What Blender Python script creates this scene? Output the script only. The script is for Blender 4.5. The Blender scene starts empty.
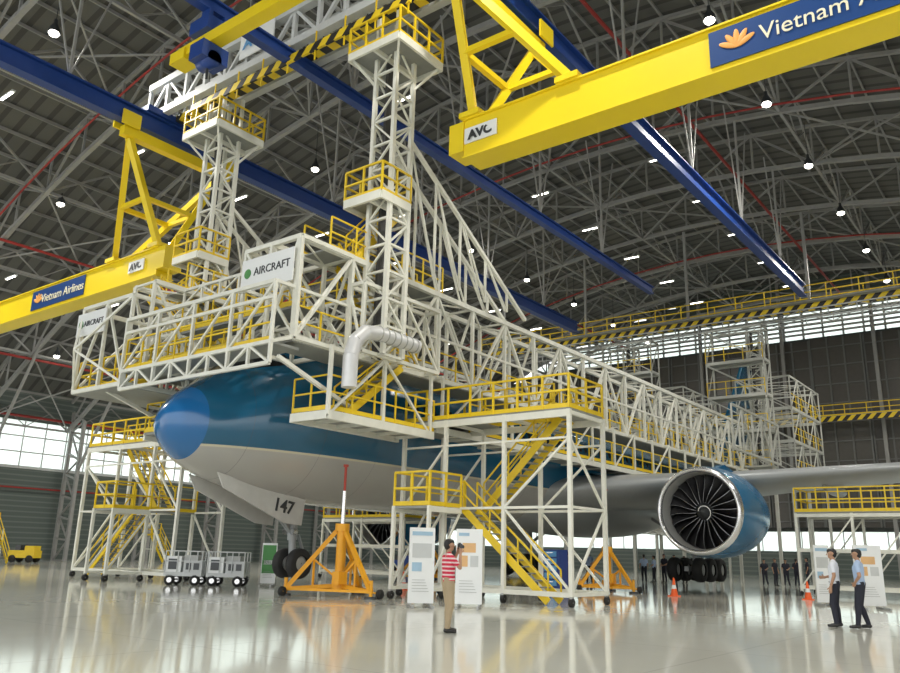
import bpy, math, random
import numpy as np
from mathutils import Vector, Matrix
random.seed(3)
V=Vector
# World frame: X = aft along the aircraft axis from the nose tip, Y = starboard, Z up.
bpy.context.scene.view_settings.view_transform='Standard'
# ---------------------------------------------------------------- materials
def nmath(nt,op,a,b=None):
    n=nt.nodes.new('ShaderNodeMath'); n.operation=op
    for i,x in enumerate((a,b)):
        if x is None: continue
        if isinstance(x,(int,float)): n.inputs[i].default_value=x
        else: nt.links.new(x,n.inputs[i])
    return n.outputs[0]
def nmix(nt,fac,a,b):
    n=nt.nodes.new('ShaderNodeMix'); n.data_type='RGBA'
    if isinstance(fac,(int,float)): n.inputs[0].default_value=fac
    else: nt.links.new(fac,n.inputs[0])
    for i,x in ((6,a),(7,b)):
        if isinstance(x,tuple): n.inputs[i].default_value=(*x[:3],1)
        else: nt.links.new(x,n.inputs[i])
    return n.outputs[2]
def base(name,rough=.5,metal=0.):
    m=bpy.data.materials.new(name); m.use_nodes=True
    nt=m.node_tree; b=nt.nodes['Principled BSDF']
    b.inputs['Roughness'].default_value=rough; b.inputs['Metallic'].default_value=metal
    return m,nt,b
def xyz(nt):
    g=nt.nodes.new('ShaderNodeNewGeometry'); s=nt.nodes.new('ShaderNodeSeparateXYZ')
    nt.links.new(g.outputs['Position'],s.inputs[0]); return s.outputs[0],s.outputs[1],s.outputs[2],g
def mat(name,col,rough=.5,metal=0.,var=.12,scale=3.):
    m,nt,b=base(name,rough,metal)
    t=nt.nodes.new('ShaderNodeTexNoise'); t.inputs['Scale'].default_value=scale
    g=nt.nodes.new('ShaderNodeNewGeometry'); nt.links.new(g.outputs['Position'],t.inputs['Vector'])
    c=nmix(nt,t.outputs[0],tuple(x*(1-var) for x in col),tuple(min(1,x*(1+var)) for x in col))
    nt.links.new(c,b.inputs['Base Color']); return m
def emis(name,col,s):
    m,nt,b=base(name); b.inputs['Base Color'].default_value=(*col,1)
    b.inputs['Emission Color'].default_value=(*col,1); b.inputs['Emission Strength'].default_value=s; return m
def stripes(name,c1,c2,axis=1,freq=1.2,slant=1.,duty=.5,rough=.5):
    m,nt,b=base(name,rough); x,y,z,g=xyz(nt)
    a=(x,y,z)[axis]; o=z if axis!=2 else x
    v=nmath(nt,'FRACT',nmath(nt,'ADD',nmath(nt,'MULTIPLY',a,freq),nmath(nt,'MULTIPLY',o,slant)))
    nt.links.new(nmix(nt,nmath(nt,'GREATER_THAN',v,duty),c1,c2),b.inputs['Base Color']); return m
WHITE=mat('cream_painted_steel',(.78,.78,.70),.45)
DOCKW=mat('grey_painted_steel',(.50,.51,.47),.5)  # darker, greyer copy of the cream steel, subdues the tail dock
YEL=mat('yellow_railing_paint',(.82,.58,.015),.4)
CRY=mat('yellow_crane_paint',(.88,.66,.015),.35,var=.06,scale=.6)
BLUE=mat('blue_rail_paint',(.012,.05,.24),.4)
GREY=mat('grey_galvanised_steel',(.42,.43,.42),.5,.3)
LGREY=mat('light_grey_steel',(.56,.58,.58),.5)
TRUSS=mat('roof_truss_paint',(.32,.32,.31),.6)
RED=mat('red_sprinkler_pipe',(.32,.03,.025),.5)
REDS=mat('red_jack_screw',(.45,.05,.03),.5)
BLACK=mat('black_rubber',(.02,.02,.02),.7)
DARK=mat('dark_metal',(.06,.065,.07),.4,.4)
ORANGE=mat('orange_jack_paint',(.86,.40,.015),.4)
SILVER=mat('polished_aluminium',(.75,.76,.78),.25,.9)
DUCT=mat('duct_foil',(.70,.71,.72),.45,.3)
GRATE=mat('deck_grating',(.30,.31,.29),.7)
STRIPE=stripes('hazard_stripes',(.85,.62,.02),(.02,.02,.02),1,1.1,1.)
PANELW=mat('white_panel',(.82,.84,.84),.4,var=.03)
BLUESIGN=mat('navy_sign',(.010,.055,.21),.35,var=.05)
SIGNT=mat('gold_sign_text',(.85,.80,.60),.4)
ORG=mat('orange_print',(.85,.38,.08),.5)
GREENP=mat('green_print',(.07,.27,.07),.5)
PBLUE=mat('blue_print',(.12,.35,.65),.5)
ENGB=mat('nacelle_blue',(.008,.12,.26),.25,var=.05,scale=.5)
WINGG=mat('wing_grey',(.33,.35,.36),.35,.1,var=.06,scale=.5)
GEARW=mat('gear_door_white',(.55,.55,.53),.4)
# ---------------------------------------------------------------- mesh builder
class MB:
    def __init__(s): s.v=[];s.f=[];s.m=[];s.s=[];s.mats=[]
    def mi(s,mt):
        if mt not in s.mats: s.mats.append(mt)
        return s.mats.index(mt)
    def add(s,vs,fs,mt,smooth=False):
        o=len(s.v); s.v+=[tuple(v) for v in vs]; k=s.mi(mt)
        for f in fs: s.f.append(tuple(i+o for i in f)); s.m.append(k); s.s.append(smooth)
    def box(s,a,b,mt):
        x0,y0,z0=a;x1,y1,z1=b
        s.add([(x0,y0,z0),(x1,y0,z0),(x1,y1,z0),(x0,y1,z0),(x0,y0,z1),(x1,y0,z1),(x1,y1,z1),(x0,y1,z1)],
              [(0,3,2,1),(4,5,6,7),(0,1,5,4),(1,2,6,5),(2,3,7,6),(3,0,4,7)],mt)
    def beam(s,p,q,w,h,mt,up=None):
        p=V(p);q=V(q);d=q-p
        if d.length<1e-6:return
        d.normalize(); k=random.uniform(.95,1.05); w*=k; h*=k
        u=V(up) if up is not None else (V((0,0,1)) if abs(d.z)<.95 else V((1,0,0)))
        r=d.cross(u).normalized()*(w/2); u=r.cross(d).normalized()*(h/2)
        vs=[p-r-u,p+r-u,p+r+u,p-r+u,q-r-u,q+r-u,q+r+u,q-r+u]
        s.add(vs,[(0,1,2,3),(7,6,5,4),(0,4,5,1),(1,5,6,2),(2,6,7,3),(3,7,4,0)],mt)
    def tube(s,p,q,r,mt,n=10,r2=None):
        p=V(p);q=V(q);d=(q-p).normalized(); r2=r if r2 is None else r2
        u=V((0,0,1)) if abs(d.z)<.95 else V((1,0,0))
        a=d.cross(u).normalized();b=a.cross(d)
        vs=[];
        for c,rr in((p,r),(q,r2)):
            for i in range(n):
                t=2*math.pi*i/n; vs.append(c+a*math.cos(t)*rr+b*math.sin(t)*rr)
        s.add(vs,[(i,(i+1)%n,n+(i+1)%n,n+i) for i in range(n)],mt,True)
        s.add(vs,[tuple(range(n-1,-1,-1)),tuple(range(n,2*n))],mt)
    def pipe(s,pts,r,mt,n=10):
        pts=[V(p) for p in pts]; 
        for i in range(len(pts)-1): s.tube(pts[i],pts[i+1],r,mt,n)
        for p in pts[1:-1]: s.ell(p,(r,r,r),mt,8,6)
    def ell(s,c,r,mt,n=16,k=10,M=None):
        c=V(c);vs=[]
        for j in range(k+1):
            ph=math.pi*j/k
            for i in range(n):
                t=2*math.pi*i/n
                v=V((r[0]*math.sin(ph)*math.cos(t),r[1]*math.sin(ph)*math.sin(t),r[2]*math.cos(ph)))
                if M: v=M@v
                vs.append(c+v)
        s.add(vs,[(j*n+i,(j+1)*n+i,(j+1)*n+(i+1)%n,j*n+(i+1)%n) for j in range(k) for i in range(n)],mt,True)
    def lathe(s,c,prof,mt,n=48,axis='x'):
        c=V(c);vs=[]
        for x,r in prof:
            for i in range(n):
                t=2*math.pi*i/n
                if axis=='x': vs.append(c+V((x,r*math.cos(t),r*math.sin(t))))
                elif axis=='y': vs.append(c+V((r*math.cos(t),x,r*math.sin(t))))
                else: vs.append(c+V((r*math.cos(t),r*math.sin(t),x)))
        s.add(vs,[(j*n+i,j*n+(i+1)%n,(j+1)*n+(i+1)%n,(j+1)*n+i) for j in range(len(prof)-1) for i in range(n)],mt,True)
    def lattice(s,A,B,C,D,n,w,mt,x=False,chord=None,vert=True,ph=0):
        A,B,C,D=map(V,(A,B,C,D)); cw=chord or w*1.3
        s.beam(A,B,cw,cw,mt); s.beam(C,D,cw,cw,mt)
        for i in range(n+1):
            t=i/n; a=A.lerp(B,t); c=C.lerp(D,t)
            if vert: s.beam(a,c,w,w,mt)
            if i<n:
                a2=A.lerp(B,(i+1)/n); c2=C.lerp(D,(i+1)/n)
                if x or (i+ph)%2==0: s.beam(a,c2,w*.8,w*.8,mt)
                if x or (i+ph)%2==1: s.beam(c,a2,w*.8,w*.8,mt)
    def rail(s,pts,mt=None,h=1.1,sp=1.3,t=.05,toe=True,closed=False):
        mt=mt or YEL; pts=[V(p) for p in pts]
        if closed: pts.append(pts[0])
        for i in range(len(pts)-1):
            p,q=pts[i],pts[i+1]; n=max(1,int(round((q-p).length/sp)))
            for hh in (h,h*.52): s.beam(p+V((0,0,hh)),q+V((0,0,hh)),t,t,mt)
            if toe: s.beam(p+V((0,0,.08)),q+V((0,0,.08)),.02,.14,mt)
            for k in range(n+1):
                a=p.lerp(q,k/n); s.beam(a,a+V((0,0,h)),t,t,mt)
    def stair(s,p,q,w,st=None,tr=None,hr=True):
        st=st or YEL; tr=tr or GRATE
        p=V(p);q=V(q);d=q-p;hd=V((d.x,d.y,0)).normalized();sd=V((-hd.y,hd.x,0))*(w/2)
        n=max(2,int(round(d.z/.2)))
        for sg in(-1,1):
            s.beam(p+sd*sg,q+sd*sg,.05,.24,st)
            if hr:
                for hh in(.95,.5): s.beam(p+sd*sg+V((0,0,hh)),q+sd*sg+V((0,0,hh)),.045,.045,st)
                m=max(2,int(d.length/1.1))
                for k in range(m+1):
                    a=p.lerp(q,k/m)+sd*sg; s.beam(a,a+V((0,0,.95)),.045,.045,st)
        for k in range(1,n):
            a=p.lerp(q,k/n); s.beam(a-sd,a+sd,.24,.04,tr)
    def obj(s,name,parent=None,M=None):
        me=bpy.data.meshes.new(name); me.from_pydata(s.v,[],s.f)
        for m in s.mats: me.materials.append(m)
        me.polygons.foreach_set('material_index',s.m); me.polygons.foreach_set('use_smooth',s.s)
        me.update(); o=bpy.data.objects.new(name,me); bpy.context.scene.collection.objects.link(o)
        if parent: o.parent=parent
        if M is not None: o.matrix_world=M
        return o
def empty(name):
    o=bpy.data.objects.new(name,None); bpy.context.scene.collection.objects.link(o); return o
def text(name,body,size,mt,M,parent=None,extr=.01,bold=0.):
    cu=bpy.data.curves.new(name,'FONT'); cu.body=body; cu.size=size; cu.extrude=extr; cu.offset=bold
    cu.align_x='CENTER'; cu.align_y='CENTER'
    t=bpy.data.objects.new(name+'_c',cu); bpy.context.scene.collection.objects.link(t)
    bpy.context.view_layer.update()
    me=bpy.data.meshes.new_from_object(t.evaluated_get(bpy.context.evaluated_depsgraph_get()))
    bpy.data.objects.remove(t); me.materials.clear(); me.materials.append(mt)
    o=bpy.data.objects.new(name,me); bpy.context.scene.collection.objects.link(o)
    if parent: o.parent=parent
    o.matrix_world=M; return o
def facing(pos,right,up=(0,0,1)):
    r=V(right).normalized();u=V(up).normalized();n=r.cross(u)
    return Matrix(((r.x,u.x,n.x,pos[0]),(r.y,u.y,n.y,pos[1]),(r.z,u.z,n.z,pos[2]),(0,0,0,1)))
# ---------------------------------------------------------------- room shell
HW=52.; XF=76.; XN=-34.
def roofz(y): return 15.+17.*(1-(y/HW)**2)
# floor
m,nt,b=base('polished_epoxy_floor',.1)
x,y,z,g=xyz(nt)
t=nt.nodes.new('ShaderNodeTexNoise'); t.inputs['Scale'].default_value=.25; t.inputs['Detail'].default_value=5
nt.links.new(g.outputs['Position'],t.inputs['Vector'])
c=nmix(nt,t.outputs[0],(.66,.66,.585),(.75,.75,.67))
def joint(a,f):
    return nmath(nt,'LESS_THAN',nmath(nt,'FRACT',nmath(nt,'MULTIPLY',a,1/f)),.005)
j=nmath(nt,'MAXIMUM',joint(x,6.),joint(y,6.))
c=nmix(nt,nmath(nt,'MULTIPLY',j,.3),c,(.3,.3,.28))
nt.links.new(c,b.inputs['Base Color'])
t2=nt.nodes.new('ShaderNodeTexNoise'); t2.inputs['Scale'].default_value=1.2; t2.inputs['Detail'].default_value=3
nt.links.new(g.outputs['Position'],t2.inputs['Vector'])
nt.links.new(nmath(nt,'ADD',nmath(nt,'MULTIPLY',t2.outputs[0],.06),.06),b.inputs['Roughness'])
b.inputs['IOR'].default_value=1.45
bp=nt.nodes.new('ShaderNodeBump'); bp.inputs['Strength'].default_value=.01; bp.inputs['Distance'].default_value=.03
nt.links.new(t2.outputs[0],bp.inputs['Height']); nt.links.new(bp.outputs[0],b.inputs['Normal'])
FL=m
f=MB(); f.box((-90,-90,-.3),(XF,HW,0),FL); f.obj('floor')
# ceiling
m,nt,b=base('ribbed_roof_sheet',.7); x,y,z,g=xyz(nt)
w=nmath(nt,'FRACT',nmath(nt,'MULTIPLY',x,.9))
c=nmix(nt,nmath(nt,'GREATER_THAN',w,.7),(.13,.13,.12),(.07,.07,.066))
nt.links.new(c,b.inputs['Base Color']); ROOF=m
f=MB(); n=40; vs=[];fs=[]
for i in range(n+1):
    yy=-HW+2*HW*i/n
    vs+=[(XN,yy,roofz(yy)),(XF,yy,roofz(yy)),(XN,yy,roofz(yy)+.3),(XF,yy,roofz(yy)+.3)]
for i in range(n):
    a=4*i;bq=4*i+4
    fs+=[(a,a+1,bq+1,bq),(a+2,bq+2,bq+3,a+3)]
f.add(vs,fs,ROOF); f.obj('ceiling')
WALL=stripes('corrugated_wall_sheet',(.15,.18,.165),(.10,.125,.115),2,2.2,0.,.3,.6)
WALLD=mat('dark_wall_panel',(.085,.095,.09),.6)
m,nt,b=base('frosted_glazing',.4)
tr=nt.nodes.new('ShaderNodeBsdfTransparent'); tl=nt.nodes.new('ShaderNodeBsdfTranslucent'); mx=nt.nodes.new('ShaderNodeMixShader')
tn=nt.nodes.new('ShaderNodeTexNoise'); tn.inputs['Scale'].default_value=.5
nt.links.new(nmath(nt,'ADD',nmath(nt,'MULTIPLY',tn.outputs[0],.5),.35),mx.inputs[0]); tl.inputs[0].default_value=(.9,.95,.92,1)
tr.inputs[0].default_value=(.8,.86,.84,1)
nt.links.new(tr.outputs[0],mx.inputs[1]); nt.links.new(tl.outputs[0],mx.inputs[2])
nt.links.new(mx.outputs[0],nt.nodes['Material Output'].inputs[0]); GLASS=m
f=MB(); f.box((XN,HW,0),(XF,HW+.3,8.0),WALL); f.box((XN,HW,12.2),(XF,HW+.3,15.3),WALL)
f.box((XN,HW-.15,7.9),(XF,HW,8.15),LGREY)
f.obj('wall_left')
f=MB(); f.box((XN,HW+.1,8),(XF,HW+.14,12.2),GLASS)
for i in range(int((XF-XN)/2)+1): f.beam((XN+2*i,HW+.05,8),(XN+2*i,HW+.05,12.2),.1,.1,LGREY)
for zz in (9.4,10.8): f.beam((XN,HW+.05,zz),(XF,HW+.05,zz),.1,.12,LGREY)
f.obj('window_1')
f=MB(); f.box((XN+60,-HW-.3,0),(XF,-HW,15.3),WALL); f.box((XN,-HW-.3,11),(XN+60,-HW,15.3),WALL); f.obj('wall_right')
f=MB(); g2=MB(); st=4.
yy=-HW
while yy<HW-.1:
    y1=yy+st; rz=min(roofz(yy),roofz(y1))+.2
    f.box((XF,yy,0),(XF+.3,y1,2.6),WALL); f.box((XF,yy,4.6),(XF+.3,y1,min(25.,rz)),WALL if abs(yy+2)>26 else WALLD)
    if rz>28.2: f.box((XF,yy,28.2),(XF+.3,y1,rz+.3),WALL)
    g2.box((XF+.1,yy,2.6),(XF+.14,y1,4.6),GLASS)
    if rz>25: g2.box((XF+.1,yy,25),(XF+.14,y1,min(28.2,rz)),GLASS)
    for k in range(2): g2.beam((XF,yy+2*k,25),(XF,yy+2*k,28.2),.2,.2,GREY)
    g2.beam((XF,yy,2.6),(XF,yy,4.6),.1,.1,LGREY)
    yy=y1
f.obj('wall_back')
for zz in(25.5,26.0,26.5,27.0,27.5,28.): g2.beam((XF-.1,-30,zz),(XF-.1,30,zz),.1,.24,GREY)
g2.obj('window_2')
f=MB(); DP=mat('door_brown_glass',(.085,.08,.07),.3); DF=mat('door_frame_steel',(.15,.155,.15),.5)
for k in range(-6,7):
    c0=k*5.2
    f.box((XF-.5-.25*(k%2),c0-2.5,5),(XF-.35-.25*(k%2),c0+2.5,24.6),DP)
    xx=XF-.58-.25*(k%2)
    for a in(-2.5,-.8,.8,2.5): f.beam((xx,c0+a,5),(xx,c0+a,24.6),.16,.16,DF)
    for zz in range(5,25,2): f.beam((xx,c0-2.5,zz+.6),(xx,c0+2.5,zz+.6),.12,.12,DF)
f.obj('door_1')
f=MB()
f.box((XF-3.6,-40,15.6),(XF-2.2,40,15.8),GRATE); f.beam((XF-3.6,-40,15.5),(XF-3.6,40,15.5),.1,.5,STRIPE)
f.rail([(XF-3.6,-40,15.8),(XF-3.6,40,15.8)],sp=2.,t=.08); f.obj('catwalk')
# roof trusses
f=MB(); NP=26
def arch(xa,y,dz): return V((xa,y,roofz(y)-dz))
xs=[XN+2+8*i for i in range(14)]
for xa in xs:
    for i in range(NP):
        y0=-HW+2*HW*i/NP; y1=-HW+2*HW*(i+1)/NP
        f.beam(arch(xa,y0,.5),arch(xa,y1,.5),.22,.22,TRUSS); f.beam(arch(xa,y0,3.3),arch(xa,y1,3.3),.28,.28,TRUSS)
        f.beam(arch(xa,y0,.5),arch(xa,y0,3.3),.13,.13,TRUSS)
        if i%2: f.beam(arch(xa,y0,.5),arch(xa,y1,3.3),.13,.13,TRUSS)
        else: f.beam(arch(xa,y0,3.3),arch(xa,y1,.5),.13,.13,TRUSS)
for i in range(53):
    yy=-HW+2*HW*i/52; f.beam(arch(XN,yy,.2),arch(XF,yy,.2),.1,.2,TRUSS)
for i in range(0,NP+1,2):
    yy=-HW+2*HW*i/NP
    f.beam(arch(XN+2,yy,3.3),arch(xs[-1],yy,3.3),.18,.18,TRUSS)
    for a in range(len(xs)-1):
        p,q=xs[a],xs[a+1]; mid=(p+q)/2
        f.beam(arch(p,yy,3.3),arch(mid,yy,.5),.12,.12,TRUSS); f.beam(arch(mid,yy,.5),arch(q,yy,3.3),.12,.12,TRUSS)
        f.beam(arch((p+mid)/2,yy,1.9),arch(mid,yy,3.3),.08,.08,TRUSS); f.beam(arch((q+mid)/2,yy,1.9),arch(mid,yy,3.3),.08,.08,TRUSS)
        if i+2<=NP and (a+i//2)%3==0:
            y2=-HW+2*HW*(i+2)/NP
            f.beam(arch(p,yy,3.3),arch(q,y2,3.3),.1,.1,TRUSS); f.beam(arch(q,yy,3.3),arch(p,y2,3.3),.1,.1,TRUSS)
f.obj('roof_truss')
f=MB()
for yy in (-40,-24,-7,18,33,44): f.tube(arch(XN+2,yy,3.7),arch(XF-1.5,yy,3.7),.11,RED,8)
for xa in (6,30,54):
    for i in range(1,NP-1):
        y0=-HW+2*HW*i/NP; y1=-HW+2*HW*(i+1)/NP
        f.tube(arch(xa+.6,y0,3.55),arch(xa+.6,y1,3.55),.07,RED,6)
f.tube((XN+1,HW-.6,12.5),(XF-1,HW-.6,12.5),.12,RED,8); f.tube((XN+1,HW-.5,6.2),(XF-1,HW-.5,6.2),.08,RED,8)
f.obj('sprinkler_pipe')
f=MB()
for xa in xs:
    for s in(1,-1):
        if s<0 and xa<30: continue
        f.lattice((xa,s*(HW-.7),0),(xa,s*(HW-.7),13.5),(xa,s*(HW-2.8),0),(xa,s*(HW-2.8),12.5),7,.16,TRUSS,chord=.3)
        f.beam((xa,s*(HW-2.8),8),(xa,s*(HW-9),roofz(HW-9)-3.3),.2,.2,TRUSS)
for k in range(-5,6):
    f.beam((XF-1.3,k*9.,0),(XF-1.3,k*9.,roofz(k*9.)-.5),.35,.35,TRUSS)
f.obj('roof_support_frame')
# lamps
LAMP=emis('lamp_glow',(1.,.96,.85),12.); f=MB()
for yy in(-43,-28,-12.8,12.8,28,43):
    for xa in [-8+8.5*i for i in range(10)]:
        zz=min(25.,roofz(yy)-3.8)
        f.lathe((xa,yy,zz),[(0,.30),(.25,.25),(.5,.1),(.75,.08)],DARK,12,'z'); f.ell((xa,yy,zz-.02),(.24,.24,.15),LAMP,12,6)
        f.beam((xa,yy,zz+.7),(xa,yy,roofz(yy)-3),.03,.03,DARK)
f.obj('high_bay_lamp')
f=MB()
for yy in(-34,-20,-3.5,6.,21,36):
    for xa in [2+8*i for i in range(9)]:
        zz=roofz(yy)-3.9; f.box((xa-.1,yy-.8,zz),(xa+.1,yy+.8,zz+.08),LGREY); f.box((xa-.05,yy-.65,zz-.05),(xa+.05,yy+.65,zz),LAMP)
f.obj('fluorescent_lamp')
# ---------------------------------------------------------------- crane runway rails
f=MB()
for yy,za,x1,hw in((-9.3,20.25,45.5,.26),(0,20.6,40,.2),(9.3,20.25,45.5,.26)):
    f.box((-20,yy-.06,za),(x1,yy+.06,21.0),BLUE); f.box((-20,yy-hw,21.0),(x1,yy+hw,21.08),BLUE); f.box((-20,yy-hw,za-.08),(x1,yy+hw,za),BLUE)
    for xa in xs:
        if -20<xa<x1:
            zb=roofz(yy)-3.3
            f.beam((xa,yy,21.1),(xa,yy,zb),.12,.12,TRUSS); f.beam((xa,yy,21.1),(xa+2,yy,zb),.07,.07,TRUSS)
            f.beam((xa,yy,21.1),(xa-2,yy,zb),.07,.07,TRUSS)
f.obj('crane_runway_rail')
# ---------------------------------------------------------------- yellow cranes
def crane(s,yend,name):
    e=empty(name); f=MB(); yb=8.9 if s>0 else -7.6; o=-.65 if s>0 else 0.
    f.box((5.4,min(yb+s*.6,yend),14.25+o),(6.25,max(yb+s*.6,yend),15.6+o),CRY)
    f.box((5.3,min(yb+s*.6,yend),15.6+o),(6.35,max(yb+s*.6,yend),15.66+o),CRY); f.box((5.3,min(yb+s*.6,yend),14.2+o),(6.35,max(yb+s*.6,yend),14.25+o),CRY)
    f.box((5.35,min(yb,yb+s*.6),14.5+o),(6.3,max(yb,yb+s*.6),15.6+o),CRY)
    yr=s*9.3
    f.beam((2.7,yr,19.75),(8.6,yr,19.75),.4,.45,CRY)
    for xx in(2.9,8.4):
        f.box((xx-.45,yr-.4,19.9),(xx+.45,yr-.32,20.6),CRY);f.box((xx-.45,yr+.32,19.9),(xx+.45,yr+.4,20.6),CRY)
    ya,yc=yb+s*.9,yb+s*4.6
    for xx,tx in((3.1,5.5),(8.1,6.15)):
        for yy in(ya,yc):
            f.beam((xx,yr,19.5),(tx,yy,15.8+o),.28,.28,CRY)
        p=V((xx,yr,19.5)).lerp(V((tx,ya,15.8+o)),.55);q=V((xx,yr,19.5)).lerp(V((tx,yc,15.8+o)),.55); f.beam(p,q,.2,.2,CRY)
    for yy in(ya,yc):
        p=V((3.1,yr,19.5)).lerp(V((5.5,yy,15.8+o)),.55);q=V((8.1,yr,19.5)).lerp(V((6.15,yy,15.8+o)),.55); f.beam(p,q,.2,.2,CRY)
        f.box((5.2,yy-.4,15.66+o),(6.45,yy+.4,15.85+o),CRY)
    f.obj('bridge_beam',e)
    g=MB()
    if s<0: a,bq,c=-16.6,-22.6,-8.9
    else: a,bq,c=21.4,15.9,11.2
    g.box((5.34,min(a,bq),14.42+o),(5.38,max(a,bq),15.5+o),BLUESIGN)
    ym=(a+bq)/2; la=a-.75
    for k in range(5):
        an=math.radians(90+(k-2)*32)
        d=V((0,-math.cos(an),math.sin(an)))
        ctr=V((5.32,la,14.8+o))+d*.25; R=Matrix(((1,0,0),(0,d.z,d.y),(0,-d.y,d.z)))
        g.ell(ctr,(.02,.09,.28),ORG,10,8,R)
    g.box((5.34,c-.65,14.72+o),(5.38,c+.65,15.28+o),PANELW)
    g.obj('sign_plates',e)
    text('sign_text','Vietnam Airlines',.66,SIGNT,facing((5.32,ym-.55,14.92+o),(0,-1,0)),e)
    text('maker_text','AVC',.46,DARK,facing((5.32,c,14.98+o),(0,-1,.0),(0,.15,1)),e,bold=.02)
    return e
crane(-1,-34.,'overhead_crane'); crane(1,31.,'overhead_crane')
f=MB()
f.box((.5,-7.,19.2),(1.,1.75,19.65),CRY); f.box((.4,1.2,19.05),(1.1,2.1,19.5),CRY)
f.box((.25,-.35,19.65),(1.25,.75,20.2),BLUE); f.box((.35,-.25,20.2),(.5,.25,20.52),BLUE); f.box((1.,-.25,20.2),(1.15,.25,20.52),BLUE)
f.box((.2,-.3,18.5),(1.3,.5,19.15),BLUE); f.lathe((.75,-.3,18.6),[(0,.02),(0,.3),(.8,.3),(.8,.02)],BLUE,16,'y'); f.tube((.75,.1,18.4),(.75,.1,17.9),.05,DARK)
f.beam((.75,-6,19.65),(.75,-6,28.5),.12,.12,TRUSS)
f.obj('hoist_crane')
# ---------------------------------------------------------------- grey gantry truss with hazard beam
e=empty('gantry_truss'); f=MB()
for xx in(4.5,5.9): f.lattice((xx,-10.4,21.45),(xx,10.4,21.45),(xx,-10.4,23.1),(xx,10.4,23.1),14,.17,LGREY,chord=.34)
for zz in(21.5,23.1): f.lattice((4.5,-10.4,zz),(4.5,10.4,zz),(5.9,-10.4,zz),(5.9,10.4,zz),14,.1,LGREY)
for yy in(-9.3,9.3): f.box((3.6,yy-.4,21.1),(6.8,yy+.4,21.4),BLUE)
f.box((5.,-8.8,21.1),(5.4,8.8,21.4),STRIPE)
for k in range(9): f.beam((4.3,-6.4+1.6*k,20.0),(4.3,-6.4+1.6*k,21.3),.05,.05,YEL)
f.beam((4.3,-6.5,20.6),(4.3,6.5,20.6),.1,.34,STRIPE)
f.box((4.22,1.0,21.8),(4.26,3.2,23.0),PANELW); f.obj('lattice_girder',e)
text('maker_text','AVC',.8,PBLUE,facing((4.2,2.1,22.45),(0,-1,0),(0,.15,1)),e,bold=.02)
f=MB(); f.box((47.,-26,19.6),(47.4,20,20.1),STRIPE); f.box((46.4,-26,20.1),(48,20,20.2),GRATE)
f.rail([(46.4,-26,20.2),(46.4,20,20.2)],sp=2.2,t=.07,toe=False); f.rail([(48,-26,20.2),(48,20,20.2)],sp=2.2,t=.07,toe=False)
for xx in(46.4,48.): f.lattice((xx,-26,18.8),(xx,20,18.8),(xx,-26,19.5),(xx,20,19.5),24,.07,GREY)
for yy in(-26,-18,-9.3,0,9.3,18): f.beam((47.2,yy,20.2),(47.2,yy,roofz(yy)-4),.2,.2,TRUSS)
f.obj('transverse_walkway')
# ---------------------------------------------------------------- airplane
PL=empty('passenger_airplane')
m,nt,b=base('airliner_paint',.22); x,y,z,g=xyz(nt)
blue=nmath(nt,'GREATER_THAN',z,4.62)
tn=nt.nodes.new('ShaderNodeTexNoise'); tn.inputs['Scale'].default_value=.4; nt.links.new(g.outputs['Position'],tn.inputs['Vector'])
belly=nmix(nt,tn.outputs[0],(.36,.355,.34),(.47,.46,.43))
c=nmix(nt,blue,belly,(.005,.098,.195))
c=nmix(nt,nmath(nt,'LESS_THAN',nmath(nt,'ABSOLUTE',nmath(nt,'SUBTRACT',z,4.60)),.035),c,(.6,.56,.42))
def AND(*a):
    r=a[0]
    for q in a[1:]: r=nmath(nt,'MULTIPLY',r,q)
    return r
win=AND(nmath(nt,'GREATER_THAN',x,9.),nmath(nt,'LESS_THAN',x,50.),nmath(nt,'LESS_THAN',nmath(nt,'ABSOLUTE',nmath(nt,'SUBTRACT',z,6.9)),.19),
   nmath(nt,'LESS_THAN',nmath(nt,'ABSOLUTE',nmath(nt,'SUBTRACT',nmath(nt,'FRACT',nmath(nt,'MULTIPLY',x,1/.55)),.5)),.22))
c=nmix(nt,win,c,(.01,.01,.012))
zz1=nmath(nt,'ADD',nmath(nt,'MULTIPLY',x,.25),6.62); zz2=nmath(nt,'ADD',nmath(nt,'MULTIPLY',x,.12),7.55)
cw=AND(nmath(nt,'GREATER_THAN',x,1.95),nmath(nt,'LESS_THAN',x,4.0),nmath(nt,'GREATER_THAN',z,zz1),nmath(nt,'LESS_THAN',z,zz2))
c=nmix(nt,cw,c,(.01,.012,.015))
ln=nmath(nt,'LESS_THAN',nmath(nt,'FRACT',nmath(nt,'MULTIPLY',x,1/2.6)),.006)
c=nmix(nt,nmath(nt,'MULTIPLY',ln,.5),c,(.05,.06,.08))
rad=nmath(nt,'LESS_THAN',x,1.36)
c=nmix(nt,rad,c,(.007,.13,.36)); nt.links.new(c,b.inputs['Base Color'])
b.inputs['Coat Weight'].default_value=.6; b.inputs['Coat Roughness'].default_value=.08
PAINT=m
sec=[(0.48,.02,5.37,5.33),(.52,.28,5.60,5.09),(.62,.52,5.80,4.88),(.83,.85,6.07,4.61),(1.22,1.26,6.45,4.27),(1.9,1.72,6.98,3.92),(2.6,2.08,7.66,3.66),(3.5,2.45,8.34,3.44),(4.5,2.7,8.78,3.28),
(6,2.92,9.08,3.14),(8,3.05,9.22,3.07),(10.5,3.1,9.25,3.05),(20,3.1,9.25,3.05),(42,3.1,9.25,3.05),(46,3.03,9.25,3.25),(50,2.75,9.22,4.1),(54,2.2,9.15,5.3),(58,1.5,9.0,6.5),(61,.85,8.8,7.4),(63.2,.3,8.5,7.9),(63.6,.05,8.4,8.2)]
S=np.array(sec); 
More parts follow.
